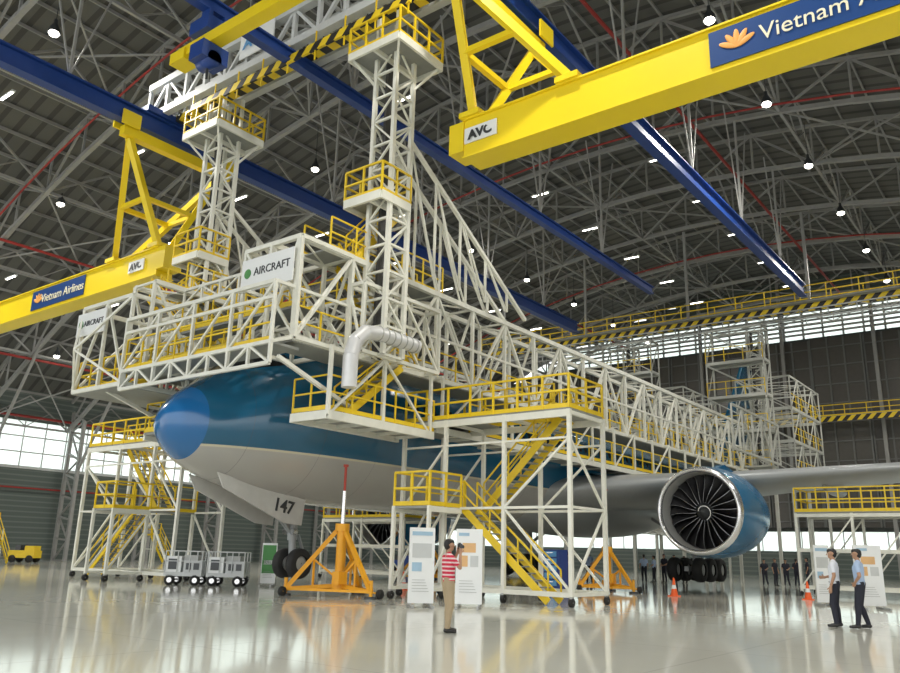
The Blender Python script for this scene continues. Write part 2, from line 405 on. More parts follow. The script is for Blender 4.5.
def pch(xq,k):
    X=S[:,0];Yv=S[:,k]; h=np.diff(X); d=np.diff(Yv)/h
    mm=np.zeros(len(X)); 
    for i in range(1,len(X)-1):
        if d[i-1]*d[i]>0:
            w1=2*h[i]+h[i-1];w2=h[i]+2*h[i-1]; mm[i]=(w1+w2)/(w1/d[i-1]+w2/d[i])
    mm[0]=d[0];mm[-1]=d[-1]
    i=min(max(int(np.searchsorted(X,xq)-1),0),len(X)-2); t=(xq-X[i])/h[i]
    return ((1+2*t)*(1-t)**2*Yv[i]+t*(1-t)**2*h[i]*mm[i]+t*t*(3-2*t)*Yv[i+1]+t*t*(t-1)*h[i]*mm[i+1])
xsn=[.48,.49,.505,.52,.55,.58,.62,.68,.75,.83,.95,1.08]+[1.22+.2*i for i in range(46)]+[10.5+1.5*i for i in range(21)]+[42+.7*i for i in range(31)]+[63.6]
f=MB(); vs=[]; NS=64
for xq in xsn:
    w_,t_,b_=pch(xq,1),pch(xq,2),pch(xq,3); zc=(t_+b_)/2; rz=(t_-b_)/2
    for i in range(NS):
        a=2*math.pi*i/NS; vs.append((xq,w_*math.cos(a),zc+rz*math.sin(a)))
f.add(vs,[(j*NS+i,(j+1)*NS+i,(j+1)*NS+(i+1)%NS,j*NS+(i+1)%NS) for j in range(len(xsn)-1) for i in range(NS)],PAINT,True)
f.add(vs[:NS],[tuple(range(NS))],PAINT); f.obj('fuselage',PL)
f=MB(); f.ell((28,0,4.1),(10.5,3.3,1.55),WINGG,32,20); f.obj('belly_fairing',PL)
def foil(c,t):
    P=[]
    xsv=[0,.005,.02,.06,.12,.2,.3,.42,.55,.7,.85,1.]
    def th(q): return 5*t*(.2969*math.sqrt(q)-.126*q-.3516*q*q+.2843*q**3-.1036*q**4)
    for q in reversed(xsv): P.append((q*c,th(q)*c*.95+.012*c*math.sin(math.pi*q)))
    for q in xsv[1:-1]: P.append((q*c,-th(q)*c*1.05+.012*c*math.sin(math.pi*q)))
    return P
def wing(st,mt,name,vert=False):
    f=MB();vs=[];k=0
    for (s_,le,ch,z_,t_) in st:
        P=foil(ch,t_);k=len(P)
        for (a,h) in P: vs.append((le+a,s_,z_+h) if not vert else (le+a,h,s_))
    fs=[(j*k+i,j*k+(i+1)%k,(j+1)*k+(i+1)%k,(j+1)*k+i) for j in range(len(st)-1) for i in range(k)]
    f.add(vs,fs,mt,True); f.add(vs[-k:],[tuple(range(k))],mt); f.obj(name,PL)
for s in(-1,1):
    wing([(s*2.2,19.8,15.2,4.55,.13),(s*3.4,20.6,14.2,4.65,.12),(s*9.8,25.,9.9,5.3,.105),(s*20,32.4,6.3,6.4,.1),(s*30.,39.7,2.6,7.5,.09),(s*30.6,40.6,1.5,7.55,.08)],WINGG,'wing')
    wing([(s*.8,55.,6.5,8.2,.1),(s*10.7,62.5,2.4,9.3,.09)],WINGG,'tailplane')
    f=MB()
    for yy,xx,zz in((13.,30.5,5.2),(17.5,33,5.75),(22,36,6.3)): f.ell((xx+1.5,s*yy,zz),(2.6,.22,.35),WINGG,12,10)
    f.obj('flap_fairings',PL)
wing([(8.8,48.5,11.5,0,.1),(10.5,52,8.8,0,.1),(19.3,60,3.6,0,.09)],PAINT,'fin',True)
# engines
FAN=mat('fan_blade_titanium',(.05,.05,.055),.4,.7)
FANL=mat('fan_blade_edge',(.30,.31,.33),.35,.8)
for s in(-1,1):
    f=MB(); C=(21.2,s*9.6,3.58)
    f.lathe(C,[(1.1,1.66),(.7,1.65),(.4,1.66),(.2,1.69)],GREY)
    f.lathe(C,[(1.9,1.66),(1.1,1.66)],DARK)
    f.lathe(C,[(.2,1.69),(.06,1.73),(0,1.80),(.05,1.87),(.2,1.92),(.32,1.94)],SILVER)
    f.lathe(C,[(.32,1.94),(.8,2.0),(1.8,2.04),(3.2,1.98),(4.4,1.80),(5.3,1.58)],ENGB)
    f.lathe(C,[(5.3,1.58),(5.28,1.5),(4.6,1.5),(4.5,1.0)],DARK)
    f.lathe(C,[(4.4,1.15),(5.4,1.05),(6.4,.78),(7.,.6),(6.9,.5),(6.8,.3)],SILVER)
    f.lathe(C,[(6.5,.42),(7.2,.34),(8.,.03)],DARK)
    f.lathe(C,[(1.6,.05),(1.6,1.66)],BLACK)
    f.lathe(C,[(.45,.01),(.55,.12),(.75,.28),(.95,.38),(1.3,.42)],DARK,24)
    pts=[]
    for k in range(14):
        t=k/13; an=t*4.5; xx=.55+t*.35; rr=.12+.24*t+.02
        pts.append(V((C[0]+xx-.01,C[1]+rr*math.cos(an),C[2]+rr*math.sin(an))))
    f.pipe(pts,.02,PANELW,6)
    for k in range(22):
        a0=2*math.pi*k/22; vs=[]
        for q in range(7):
            t=q/6; r=.38+1.26*t; tw=math.radians(20+42*t); ch=.34+.2*math.sin(math.pi*min(1,t*.8+.1))
            am=a0+.10*math.sin(t*3.)
            for sg in(-1,0,1):
                dx=-sg*ch/2*math.cos(tw)+.02*(1-abs(sg)); da=sg*ch/2*math.sin(tw)/r
                vs.append((C[0]+1.05-dx*1.0,C[1]+r*math.cos(am+da),C[2]+r*math.sin(am+da)))
        f.add(vs,[(q*3+i,q*3+i+1,q*3+i+4,q*3+i+3) for q in range(6) for i in range(2)],FAN,True)
        for q in range(6): f.beam(vs[q*3],vs[q*3+3],.016,.016,FANL)
    f.obj('engine',PL)
    f=MB(); yy=s*9.6
    f.add([(22.8,yy-.12,5.4),(22.8,yy+.12,5.4),(25.6,yy+.25,5.0),(25.6,yy-.25,5.0),(24.6,yy-.2,5.9),(24.6,yy+.2,5.9),(29.5,yy-.2,5.1),(29.5,yy+.2,5.1),(29,yy-.15,4.2),(29,yy+.15,4.2),(25.5,yy-.25,4.6),(25.5,yy+.25,4.6)],
      [(0,1,5,4),(4,5,7,6),(6,7,9,8),(8,9,11,10),(0,4,6,8,10),(1,11,9,7,5),(0,10,11,1)],ENGB); f.obj('pylon',PL)
# nose gear
f=MB()
f.tube((6.3,0,3.4),(6.5,0,.95),.13,WINGG,14); f.tube((6.3,0,3.4),(6.43,0,1.8),.18,WINGG,14)
f.beam((4.9,-.25,3.5),(6.45,0,1.9),.1,.1,WINGG); f.beam((4.9,.25,3.5),(6.45,0,1.9),.1,.1,WINGG); f.tube((6.5,-.45,.95),(6.5,.45,.95),.08,DARK)
f.beam((6.7,0,2.0),(6.95,0,1.5),.12,.05,WINGG); f.beam((6.95,0,1.5),(6.6,0,1.05),.12,.05,WINGG)
def wheel(f,c,r,w):
    f.lathe((c[0],c[1]-w/2,c[2]),[(0,r*.5),(0,r*.86),(w*.15,r*.97),(w*.5,r),(w*.85,r*.97),(w,r*.86),(w,r*.5)],BLACK,28,'y')
    f.lathe((c[0],c[1]-w/2+.03,c[2]),[(0,.02),(0,r*.25),(.05,r*.5)],GREY,20,'y'); f.lathe((c[0],c[1]+w/2-.03,c[2]),[(0,.02),(0,r*.25),(-.05,r*.5)],GREY,20,'y')
for s in(-.36,.36): wheel(f,(6.5,s,.98),.54,.34)
for s in(-.2,.2): f.lathe((6.2,s,2.1),[(0,.12),(.2,.12)],SILVER,12)
f.obj('nose_gear',PL)
f=MB()
for s in(-1,1):
    P=[(2.3,3.84),(6.2,3.2),(6.1,2.3),(5.3,2.35),(2.6,3.35)]
    vs=[(a,s*.75,h) for a,h in P]+[(a,s*.80,h) for a,h in P]; n=5
    f.add(vs,[tuple(range(n)),tuple(range(2*n-1,n-1,-1))]+[(i,i+n,(i+1)%n+n,(i+1)%n) for i in range(n)],GEARW)
f.obj('nose_gear_doors',PL)
text('nose_number','147',.62,DARK,facing((5.2,-.82,2.9),(1,0,-.14),(.14,0,1)),PL,bold=.012)
# main gear
f=MB()
for s in(-1,1):
    f.tube((31.4,s*5.5,4.8),(31.7,s*5.5,1.05),.22,WINGG,14); f.beam((31.6,s*5.5,2.2),(31.5,s*2.6,4.),.16,.16,WINGG); f.beam((31.6,s*5.5,2.2),(29.3,s*5,4.6),.14,.14,WINGG)
    f.beam((30.1,s*5.5,1.0),(33.3,s*5.5,1.0),.25,.25,WINGG)
    for xx in(30.2,31.7,33.2):
        for t in(-.7,.7): wheel(f,(xx,s*5.5+t,.95),.65,.5)
    f.box((30.,s*6.6-.04,2.0),(33,s*6.6+.04,4.4),WINGG)
f.obj('main_gear',PL)
# ---------------------------------------------------------------- maintenance dock
DK=empty('maintenance_dock'); f=MB(); r=MB()
ZT,ZB=11.,7.7
for s in(-1,1):
    yo,yi=s*4.6,s*3.3; n=19; X0,X1=(1.7,46.)
    for yy,ph in((yo,0),(yi,1)): f.lattice((X0,yy,ZB),(X1,yy,ZB),(X0,yy,ZT),(X1,yy,ZT),n,.12,WHITE,chord=.18,ph=ph)
    f.lattice((X0,yo,ZT),(X1,yo,ZT),(X0,yi,ZT),(X1,yi,ZT),n,.08,WHITE); f.beam((X0,yo,9.3),(X1,yo,9.3),.09,.09,WHITE)
    f.box((X0,min(yo,yi),ZB-.12),(X1,max(yo,yi),ZB-.02),GRATE); 
    r.rail([(X0,yo-s*.08,ZB),(X1,yo-s*.08,ZB)],sp=1.2)
    for i in range(n):
        xx=X0+(X1-X0)*i/n
        f.beam((xx,yo,ZT),(xx,yi,ZB),.08,.08,WHITE)
        if i>=3 and xx<44:
            f.beam((xx,yo+s*.4,5.8),(xx,yo+s*.4,ZB),.1,.1,WHITE); f.beam((xx,yo+s*.4,ZB),(xx,yo,ZB),.1,.1,WHITE)
            if i%2: f.beam((xx,yo+s*.4,5.8),(xx+2.33,yo+s*.4,ZB),.07,.07,WHITE)
            f.beam((xx,yo+s*.4,5.8),(xx,s*3.3,5.8),.12,.16,WHITE)
    f.box((8.4,min(s*5.,s*3.3),5.8),(44,max(s*5.,s*3.3),5.88),GRATE); f.beam((8.4,s*5,5.75),(44,s*5,5.75),.1,.22,WHITE)
    r.rail([(10.4,s*5.,5.9),(44,s*5.,5.9)],sp=1.2)
    r.rail([(3,yi,ZT+.05),(9,yi,ZT+.05)],sp=1.2); r.rail([(3,yo,ZT+.05),(9,yo,ZT+.05)],sp=1.2); f.box((3,min(yo,yi),ZT),(9,max(yo,yi),ZT+.06),GRATE)
def cage(f,x0,x1,y0,y1,z0,z1,nx,ny,w=.11,xb=False,mt=None):
    mt=mt or WHITE
    for yy in(y0,y1): f.lattice((x0,yy,z0),(x1,yy,z0),(x0,yy,z1),(x1,yy,z1),nx,w,mt,x=xb)
    for xx in(x0,x1): f.lattice((xx,y0,z0),(xx,y1,z0),(xx,y0,z1),(xx,y1,z1),ny,w,mt,x=xb)
    for zz in(z0,z1): f.lattice((x0,y0,zz),(x1,y0,zz),(x0,y1,zz),(x1,y1,zz),nx,w*.7,mt)
cage(f,1.7,4.0,-4.7,-2.0,7.7,11.,1,1)
cage(f,4.0,8.0,-5.3,-4.6,7.7,10.,2,1,.09)
cage(f,1.0,3.6,3.4,6.8,7.0,10.3,1,2); f.box((1.0,3.4,6.9),(3.6,6.8,7.0),GRATE)
cage(f,3.6,8.6,4.7,6.8,7.0,9.6,3,1,.09); f.box((3.6,4.7,6.9),(8.6,6.8,7.0),GRATE)
r.rail([(3.6,6.7,7.05),(1.1,6.7,7.05),(1.1,3.4,7.05)],sp=.9); r.rail([(3.6,6.8,7.05),(8.6,6.8,7.05)],sp=1.)
for (p,q) in(((1.0,3.4,7.0),(.3,5.8,8.4)),((1.0,6.8,7.0),(.3,5.8,8.4)),((1.,6.8,10.3),(.3,5.8,8.4)),((1.0,3.4,10.3),(.3,5.8,8.4))): f.beam(p,q,.08,.08,WHITE)
# nose gallery across
a=.9
f.box((a,-4.6,7.35),(2.,3.4,7.43),GRATE)
f.lattice((a,-4.6,6.75),(a,3.4,6.75),(a,-4.6,7.4),(a,3.4,7.4),8,.09,WHITE); f.beam((a,-4.6,8.8),(a,3.4,8.8),.1,.1,WHITE)
for k in range(5): f.beam((a,-4.6+2*k,6.75),(a,-4.6+2*k,9.3),.1,.1,WHITE)
f.beam((a,-4.6,9.3),(a,3.4,9.3),.12,.12,WHITE)
for k in range(4): f.beam((a,-4.6+2*k,9.3),(a,-2.6+2*k,7.4),.07,.07,WHITE)
for yy in(-4.6,-3.,3.4): f.beam((a,yy,7.4),(1.7,yy,7.7),.1,.1,WHITE); f.beam((a,yy,9.3),(1.7,yy,9.3),.1,.1,WHITE)
r.rail([(.95,-4.5,7.45),(.95,3.3,7.45)],sp=1.); r.rail([(1.9,-2.0,7.45),(1.9,3.3,7.45)],sp=1.)
for s,yo in((-1,-4.6),(1,5.)): f.beam((1.2,yo,7.0),(4.5,yo,5.9),.12,.12,WHITE)
f.box((3.0,-3.3,9.25),(4.2,3.3,9.33),GRATE); r.rail([(3.0,-3.3,9.33),(3.0,3.3,9.33)],sp=1.)
f.lattice((3.,-3.3,10.4),(3.,3.3,10.4),(3.,-3.3,11.),(3.,3.3,11.),6,.08,WHITE)
f.lattice((7.4,-3.3,10.4),(7.4,3.3,10.4),(7.4,-3.3,11.),(7.4,3.3,11.),6,.08,WHITE); r.rail([(7.4,-3.3,11.),(7.4,3.3,11.)],sp=1.)
# forward port platform
f.box((3.0,-5.0,5.55),(8.2,-3.35,5.65),GRATE)
for q in(((3.0,-5.,5.5),(8.2,-5.,5.5)),((3.,-5.,5.5),(3.,-3.35,5.5)),((3.,-3.35,5.5),(8.2,-3.35,5.5))): f.beam(q[0],q[1],.12,.28,WHITE)
for k in range(6): f.beam((3+k*1.0,-5.,5.5),(3+k*1.0,-3.35,5.5),.08,.12,WHITE)
r.rail([(3.0,-3.4,5.65),(3.0,-5.,5.65),(8.2,-5.,5.65)],sp=1.)
for xx in(3.,5.5,8.): f.beam((xx,-5.,5.5),(xx,-5.,7.7),.11,.11,WHITE)
f.beam((3.,-5.,5.5),(5.5,-5.,7.7),.08,.08,WHITE); f.beam((5.5,-5.,7.7),(8.,-5.,5.5),.08,.08,WHITE)
f.box((3.2,3.4,5.55),(8.2,5.2,5.65),GRATE); r.rail([(3.2,3.4,5.65),(3.2,5.2,5.65),(8.2,5.2,5.65)],sp=1.); f.beam((3.2,5.2,5.5),(8.2,5.2,5.5),.12,.28,WHITE)
# inter-level stairs
r.stair((8.4,4.2,7.3),(3.6,4.2,10.9),.7); r.stair((2.2,5.6,7.05),(5.6,5.6,9.9),.7); r.stair((5.6,6.4,9.6),(3.6,6.4,11.4),.7)
r.stair((7.8,-4.0,7.7),(4.3,-4.0,10.9),.7); r.stair((4.,-4.5,5.65),(6.6,-4.5,7.7),.6)
# suspension masts
BL=mat('mast_guide_rail',(.05,.05,.05),.5)
def mast(xc,yc,zb,zt,out,plat=True,mt=None):
    h=.48; mt=mt or WHITE
    cs=[(xc-h,yc-h),(xc+h,yc-h),(xc+h,yc+h),(xc-h,yc+h)]
    n=int((zt-zb)/.95)
    for i in range(4):
        a,b2=cs[i],cs[(i+1)%4]
        f.lattice((*a,zb),(*a,zt),(*b2,zb),(*b2,zt),n,.08,mt,chord=.14,ph=i%2)
    f.beam((xc,yc+.25,zb),(xc,yc+.25,zt),.12,.34,BL)
    if plat:
        for (zz,w) in((19.1,1.22),(13.3,1.0)):
            yy0,yy1=yc-w,yc+w; xx0,xx1=xc-w,xc+w
            if zz<15: xx1=xc+.5; yy0,yy1=(yc-.55,yc+1.2)
            f.box((xx0,yy0,zz-.1),(xx1,yy1,zz),GRATE)
            for p,q in(((xx0,yy0),(xx1,yy0)),((xx0,yy0),(xx0,yy1)),((xx0,yy1),(xx1,yy1)),((xx1,yy0),(xx1,yy1))): f.beam((*p,zz-.12),(*q,zz-.12),.1,.3,mt)
            f.beam((xx0,yc,zz-.15),(xx1,yc,zz-.15),.1,.25,mt)
            r.rail([(xx0,yy0,zz),(xx1,yy0,zz),(xx1,yy1,zz),(xx0,yy1,zz)],sp=.7,closed=True,t=.065)
        for a in(-1,1): 
            for c_ in(-1,1): f.beam((xc+c_*1.15,yc+a*1.15,18.95),(xc+c_*h,yc+a*h,17.9),.08,.08,mt)
        r.stair((xc-.9,yc+.85,11.1),(xc+1.1,yc+.85,13.3),.5)
        for a in cs: f.beam((*a,19.1),(*a,21.1),.14,.14,mt)
    if out:
        for yy in(yc-h,yc+h):
            f.beam((xc+h,yy,15.8),(xc+8.2,yy,11.),.13,.13,WHITE)
            for t0 in(.2,.4,.62,.82):
                p=V((xc+h,yy,15.8)).lerp(V((xc+8.2,yy,11.)),t0); f.beam(p,(p.x,yy,11.),.08,.08,WHITE)
                if p.x<xc+7: f.beam(p,(p.x+1.4,yy,11.),.06,.06,WHITE)
                pp=V((xc+h,yy,15.8)).lerp(V((xc+8.2,yy,11.)),max(0,t0-.2)); f.beam((p.x,yy,11),pp,.06,.06,WHITE)
for s in(-1,1):
    mast(5.2,s*5.1,7.7,19.3,True); mast(47.2,s*5.1,8,18.5,False,False,DOCKW)
# tail docking
for s in(-1,1):
    y0,y1=sorted((s*2.2,s*6.4))
    for zz in(8.,10.6,13.2,15.8):
        cage(f,44.5,46.,y0,y1,zz,zz+2.5,1,1,.09,mt=DOCKW); r.rail([(44.4,y0,zz),(44.4,y1,zz)],sp=1.4,t=.05,toe=False); f.box((44.5,y0,zz-.05),(46.,y1,zz),GRATE)
    for zz in(8.,10.6,13.2): cage(f,51,60,y0,y1,zz,zz+2.5,4,1,.09,mt=DOCKW); r.rail([(51,y0,zz),(60,y0,zz)],sp=1.4,t=.05,toe=False)
    for xx in(45,49.5,54,60):
        for yy in(y0,y1): f.beam((xx,yy,0.),(xx,yy,8),.2,.2,DOCKW)
    f.lattice((36,s*6.6,8.2),(46,s*6.6,8.2),(36,s*6.6,11),(46,s*6.6,11),5,.1,DOCKW)
f.obj('steel_lattice',DK); r.obj('railings_and_stairs',DK)
g=MB(); g.box((1.5,-4.6,9.5),(1.55,-2.1,10.6),PANELW); g.box((.78,4.8,9.1),(.83,6.8,10.0),PANELW)
g.ell((1.49,-2.42,10.1),(.02,.17,.17),GREENP,14,8); g.ell((.77,6.5,9.55),(.02,.17,.17),GREENP,14,8); g.obj('sign_boards',DK)
text('sign_text','AIRCRAFT',.38,DARK,facing((1.49,-3.6,10.1),(0,-1,0)),DK); text('sign_text','AIRCRAFT',.3,DARK,facing((.77,5.6,9.55),(0,-1,0)),DK)
# air duct
g=MB(); g.pipe([(6.4,-5.6,8.3),(4.4,-5.62,8.3),(3.8,-5.64,8.2),(3.35,-5.65,7.8),(3.2,-5.65,7.3),(3.2,-5.65,6.3)],.24,DUCT,16)
for k in range(7): g.lathe((4.4+k*.3,-5.61,8.3),[(0,.25),(.03,.27),(.06,.25)],GREY,16)
g.obj('air_duct')
# ---------------------------------------------------------------- access stands
def stand(x0,x1,yo,yi,zd,name,ext=True):
    e=empty(name); f=MB(); r=MB(); s=1 if yi>yo else -1
    L=abs(yi-yo); ys=[yo,yo+s*L*.36,yo+s*L*.72,yi]; zm=2.95
    for yy in ys:
        for xx in(x0,x1):
            f.beam((xx,yy,.3),(xx,yy,zd),.13,.13,WHITE)
            f.lathe((xx,yy-.05,.13),[(0,.02),(0,.13),(.1,.13),(.1,.02)],BLACK,14,'y'); f.beam((xx,yy,.1),(xx,yy,.3),.08,.12,GREY)
        for zz in(.35,zd-.1): f.beam((x0,yy,zz),(x1,yy,zz),.1,.12,WHITE)
    for xx in(x0,x1):
        for zz,t in((.35,.14),(zm,.08),(zd-.12,.22),(zd-.9,.07)): f.beam((xx,yo,zz),(xx,yi,zz),.1,t,WHITE)
        f.beam((xx,ys[0],.4),(xx,ys[1],zm),.07,.07,WHITE); f.beam((xx,ys[1],zm),(xx,ys[0],zd-.9),.07,.07,WHITE)
        f.beam((xx,ys[2],zm),(xx,ys[3],.4),.07,.07,WHITE); f.beam((xx,ys[2],zd-.9),(xx,ys[3],zm),.07,.07,WHITE)
    f.beam((x0,yo,.4),(x1,yo,zm),.07,.07,WHITE); f.beam((x1,yo,zm),(x0,yo,zd-.9),.07,.07,WHITE); f.beam((x0,yo,zm),(x1,yo,zm),.08,.08,WHITE)
    xm=(x0+x1)/2; ya=yo+s*.9; yl=yo+s*4.2
    f.box((x0,min(yo,ya+s*.2),zd),(x1,max(yo,ya+s*.2),zd+.06),GRATE); f.box((x0+.01,min(yo,yi)+.01,zd+.005),(xm,max(yo,yi)-.01,zd+.065),GRATE); f.box((x0,min(yl,yi),zd-.005),(x1,max(yl,yi),zd+.055),GRATE)
    ly0,ly1=sorted((yl,yl+s*1.5)); f.box((x0,ly0,zm-.05),(x1,ly1,zm+.02),GRATE)
    r.stair((x0+.55,ya,.1),(x0+.55,yl,zm),.8); r.stair((x1-.55,yl,zm),(x1-.55,ya+s*.2,zd),.8)
    r.rail([(x0,yi,zd+.05),(x0,yo,zd+.05),(x1,yo,zd+.05),(x1,yi,zd+.05)],sp=1.0,t=.065)
    r.rail([(xm,yl,zd+.05),(xm,ya+s*.3,zd+.05)],sp=1.,t=.05)
    r.rail([(x0,yl+s*1.5,zm),(x1,yl+s*1.5,zm)],sp=1.)
    if ext:
        f.box((x0-1.7,ly0,zm-.08),(x0-.01,ly1,zm),GRATE); r.rail([(x0,ly0,zm),(x0-1.7,ly0,zm),(x0-1.7,ly1,zm),(x0,ly1,zm)],sp=.8,t=.065)
        for yy in(ly0,ly1):
            f.beam((x0-1.7,yy,.3),(x0-1.7,yy,zm),.11,.11,WHITE); f.beam((x0-1.7,yy,.35),(x0,yy,.35),.1,.1,WHITE); f.beam((x0-1.7,yy,zm-.1),(x0,yy,zm-.1),.1,.18,WHITE); f.beam((x0-1.7,yy,.4),(x0,yy,zm-.1),.06,.06,WHITE)
            f.lathe((x0-1.7,yy-.05,.13),[(0,.02),(0,.13),(.1,.13),(.1,.02)],BLACK,14,'y'); f.beam((x0-1.7,yy,.1),(x0-1.7,yy,.3),.08,.12,GREY)
    f.obj('frame',e); r.obj('railing',e); return e
stand(8.2,10.5,-10.5,-3.7,6.,'access_stand')
stand(6.2,8.5,14.6,6.9,5.95,'access_stand',True)
def platform(x0,x1,y0,y1,zd,name):
    e=empty(name); f=MB(); r=MB(); n=max(2,int(abs(y1-y0)/2.4)); 
    for i in range(n+1):
        yy=y0+(y1-y0)*i/n
        for xx in(x0,x1):
            f.beam((xx,yy,.2),(xx,yy,zd),.11,.11,WHITE); f.ell((xx,yy,.13),(.13,.06,.13),BLACK,12,8)
        f.beam((x0,yy,.4),(x1,yy,.4),.08,.08,WHITE)
        if i<n:
            y2=y0+(y1-y0)*(i+1)/n
            for xx in(x0,x1): f.beam((xx,yy,.4),(xx,y2,zd-.2),.06,.06,WHITE)
    for xx in(x0,x1):
        for zz in(.4,zd-.1,zd*.55): f.beam((xx,y0,zz),(xx,y1,zz),.09,.16,WHITE)
    f.box((x0,min(y0,y1),zd),(x1,max(y0,y1),zd+.06),GRATE)
    r.rail([(x0,y0,zd+.05),(x0,y1,zd+.05),(x1,y1,zd+.05),(x1,y0,zd+.05)],sp=1.,closed=True,t=.06)
    f.obj('frame',e); r.obj('railing',e)
platform(26.3,28.6,-12.4,-22.,3.7,'engine_platform')
platform(18.5,21,5.,11.,3.2,'engine_platform')
for (px,py) in((12.6,37.5),(30.,44.)):
    e=empty('rolling_stair'); f=MB(); 
    for a in(-.5,.5):
        for bq in(0,2.2): f.beam((px+a,py+bq,.0),(px+a,py+bq,2.4),.08,.08,WHITE)
        f.beam((px+a,py,1.2),(px+a,py+2.2,1.2),.06,.06,WHITE)
    f.box((px-.5,py+.9,2.3),(px+.5,py+2.2,2.4),GRATE); f.rail([(px-.5,py+.9,2.4),(px-.5,py+2.2,2.4),(px+.5,py+2.2,2.4),(px+.5,py+.9,2.4)],sp=.8)
    f.stair((px,py-1.4,.1),(px,py+.9,2.4),.9); f.obj('frame',e)
# ---------------------------------------------------------------- jacks
def jack(x,y,zt,name='aircraft_jack',R=1.75,rot=.35,top=1.9,k_=1.):
    f=MB()
    f.tube((x,y,.25),(x,y,top),.17,ORANGE,16); f.tube((x,y,top-.1),(x,y,top+.15),.24,ORANGE,16); f.tube((x,y,top),(x,y,zt-.9),.075,SILVER,12); f.tube((x,y,zt-1.2),(x,y,zt),.045,REDS,10); f.tube((x,y,zt-.08),(x,y,zt),.09,REDS,10)
    f.tube((x,y,.2),(x,y,.5),.26,ORANGE,16)
    ft=[]
    for k in range(3):
        a=rot+2*math.pi*k/3; p=V((x+R*math.cos(a),y+R*math.sin(a),.22)); ft.append(p)
        f.beam(p,(x+.2*math.cos(a),y+.2*math.sin(a),top-.1),.12,.14,ORANGE); f.beam(p,(x,y,.35),.12,.12,ORANGE)
        f.beam(p.lerp(V((x,y,top-.1)),.5),(x,y,.5),.07,.07,ORANGE); f.beam(p.lerp(V((x,y,top-.1)),.5),p.lerp(V((x,y,.35)),.5),.06,.06,ORANGE)
        f.tube(p-V((0,0,.22)),p-V((0,0,.14)),.2,DARK,12); f.tube(p-V((0,0,.2)),p+V((0,0,.35)),.06,ORANGE,10)
        f.lathe((p.x+.3*math.cos(a+1.2),p.y+.3*math.sin(a+1.2)-.05,.15),[(0,.02),(0,.15),(.1,.15),(.1,.02)],BLACK,14,'y'); f.beam(p,(p.x+.3*math.cos(a+1.2),p.y+.3*math.sin(a+1.2),.15),.06,.06,ORANGE)
    for k in range(3): f.beam(ft[k],ft[(k+1)%3],.08,.08,ORANGE); 
    f.box((x-.5,y-.45,.4),(x-.1,y-.15,.8),ORANGE)
    f.obj(name)
jack(6.0,-2.95,4.35,top=2.2); jack(19.8,-5.9,4.5,R=1.35,top=1.8); jack(22.5,6.5,4.7)
# ---------------------------------------------------------------- ground equipment
RV=V((.611,-.791,0)); AV=V((.791,.611,0))
def frameM(x,y,fx=RV):
    n=V((-fx.y,fx.x,0)); return Matrix(((fx.x,n.x,0,x),(fx.y,n.y,0,y),(0,0,1,0),(0,0,0,1)))
for (cx,cy) in((6.1,5.7),(7.1,4.35)):
    f=MB(); LG=LGREY
    f.box((-.74,-.5,.35),(.74,.5,.5),LG); f.box((-.70,-.46,.5),(-.1,.46,1.1),PANELW); f.box((0.0,-.46,.5),(.70,.46,.95),LG)
    f.box((-.6,-.48,.6),(-.25,-.465,1.0),DARK); f.box((.1,-.48,.6),(.3,-.465,.85),DARK); f.box((.4,-.48,.6),(.62,-.465,.85),DARK)
    f.box((-.05,-.3,.95),(.5,.3,1.15),GREY)
    f.rail([(-.72,-.48,.5),(.72,-.48,.5),(.72,.48,.5),(-.72,.48,.5)],LG,h=.8,sp=.5,t=.035,closed=True,toe=False)
    for a in(-.5,.5):
        for bq in(-.5,.42): f.lathe((a,bq,.2),[(0,.03),(0,.2),(.1,.2),(.1,.03)],BLACK,18,'y'); f.lathe((a,bq-.005,.2),[(0,.01),(0,.1)],SILVER,12,'y')
        f.beam((a,-.45,.2),(a,.45,.2),.06,.06,DARK)
    f.beam((.74,0,.4),(.84,0,.25),.05,.05,DARK)
    f.obj('service_cart',None,frameM(cx,cy))
def board(x,y,w,h,name,pics,tilt=0.,fx=RV):
    f=MB(); f.box((-w/2,-.03,.12),(w/2,.03,h),PANELW)
    for a in(-w/2+.08,w/2-.08): f.beam((a,-.45,.04),(a,.45,.04),.07,.07,GREY); f.beam((a,.0,.05),(a,0,.2),.05,.05,GREY); f.beam((a,.42,.05),(a,.03,1.1),.03,.03,GREY)
    for (a,bq,c,d,mt) in pics: f.box((a*w-w/2,-.04,bq*h),(c*w-w/2,-.031,d*h),mt)
    for k in range(5): f.box((-w*.36,-.04,h*(.2+.035*k)),(w*(.3-.04*k),-.032,h*(.2+.035*k)+.012),GREY)
    f.obj(name,None,frameM(x,y,fx))
SOFT=mat('pale_blue_print',(.35,.52,.66),.5); OSOFT=mat('pale_orange_print',(.72,.44,.2),.5)
A1=[(.1,.90,.9,.95,SOFT),(.12,.62,.88,.8,LGREY),(.12,.45,.5,.56,SOFT)]
A2=[(.1,.91,.5,.95,SOFT),(.25,.70,.75,.82,OSOFT),(.15,.52,.45,.66,OSOFT),(.55,.52,.85,.66,LGREY)]
board(4.0,-8.1,.72,2.15,'display_board',A1,fx=V((.75,-.66,0))); board(4.95,-9.05,.75,2.15,'display_board',A2,fx=V((.5,-.86,0)))
board(18.0,-15.3,.55,2.1,'display_board',A1,fx=V((.6,-.8,0))); board(17.2,-16.95,.95,2.1,'display_board',A2)
board(8.5,3.6,.6,1.7,'display_board',[(.05,.3,.95,.95,GREENP),(.15,.5,.85,.6,PANELW)])
CONE=mat('cone_orange',(.9,.13,.02),.4)
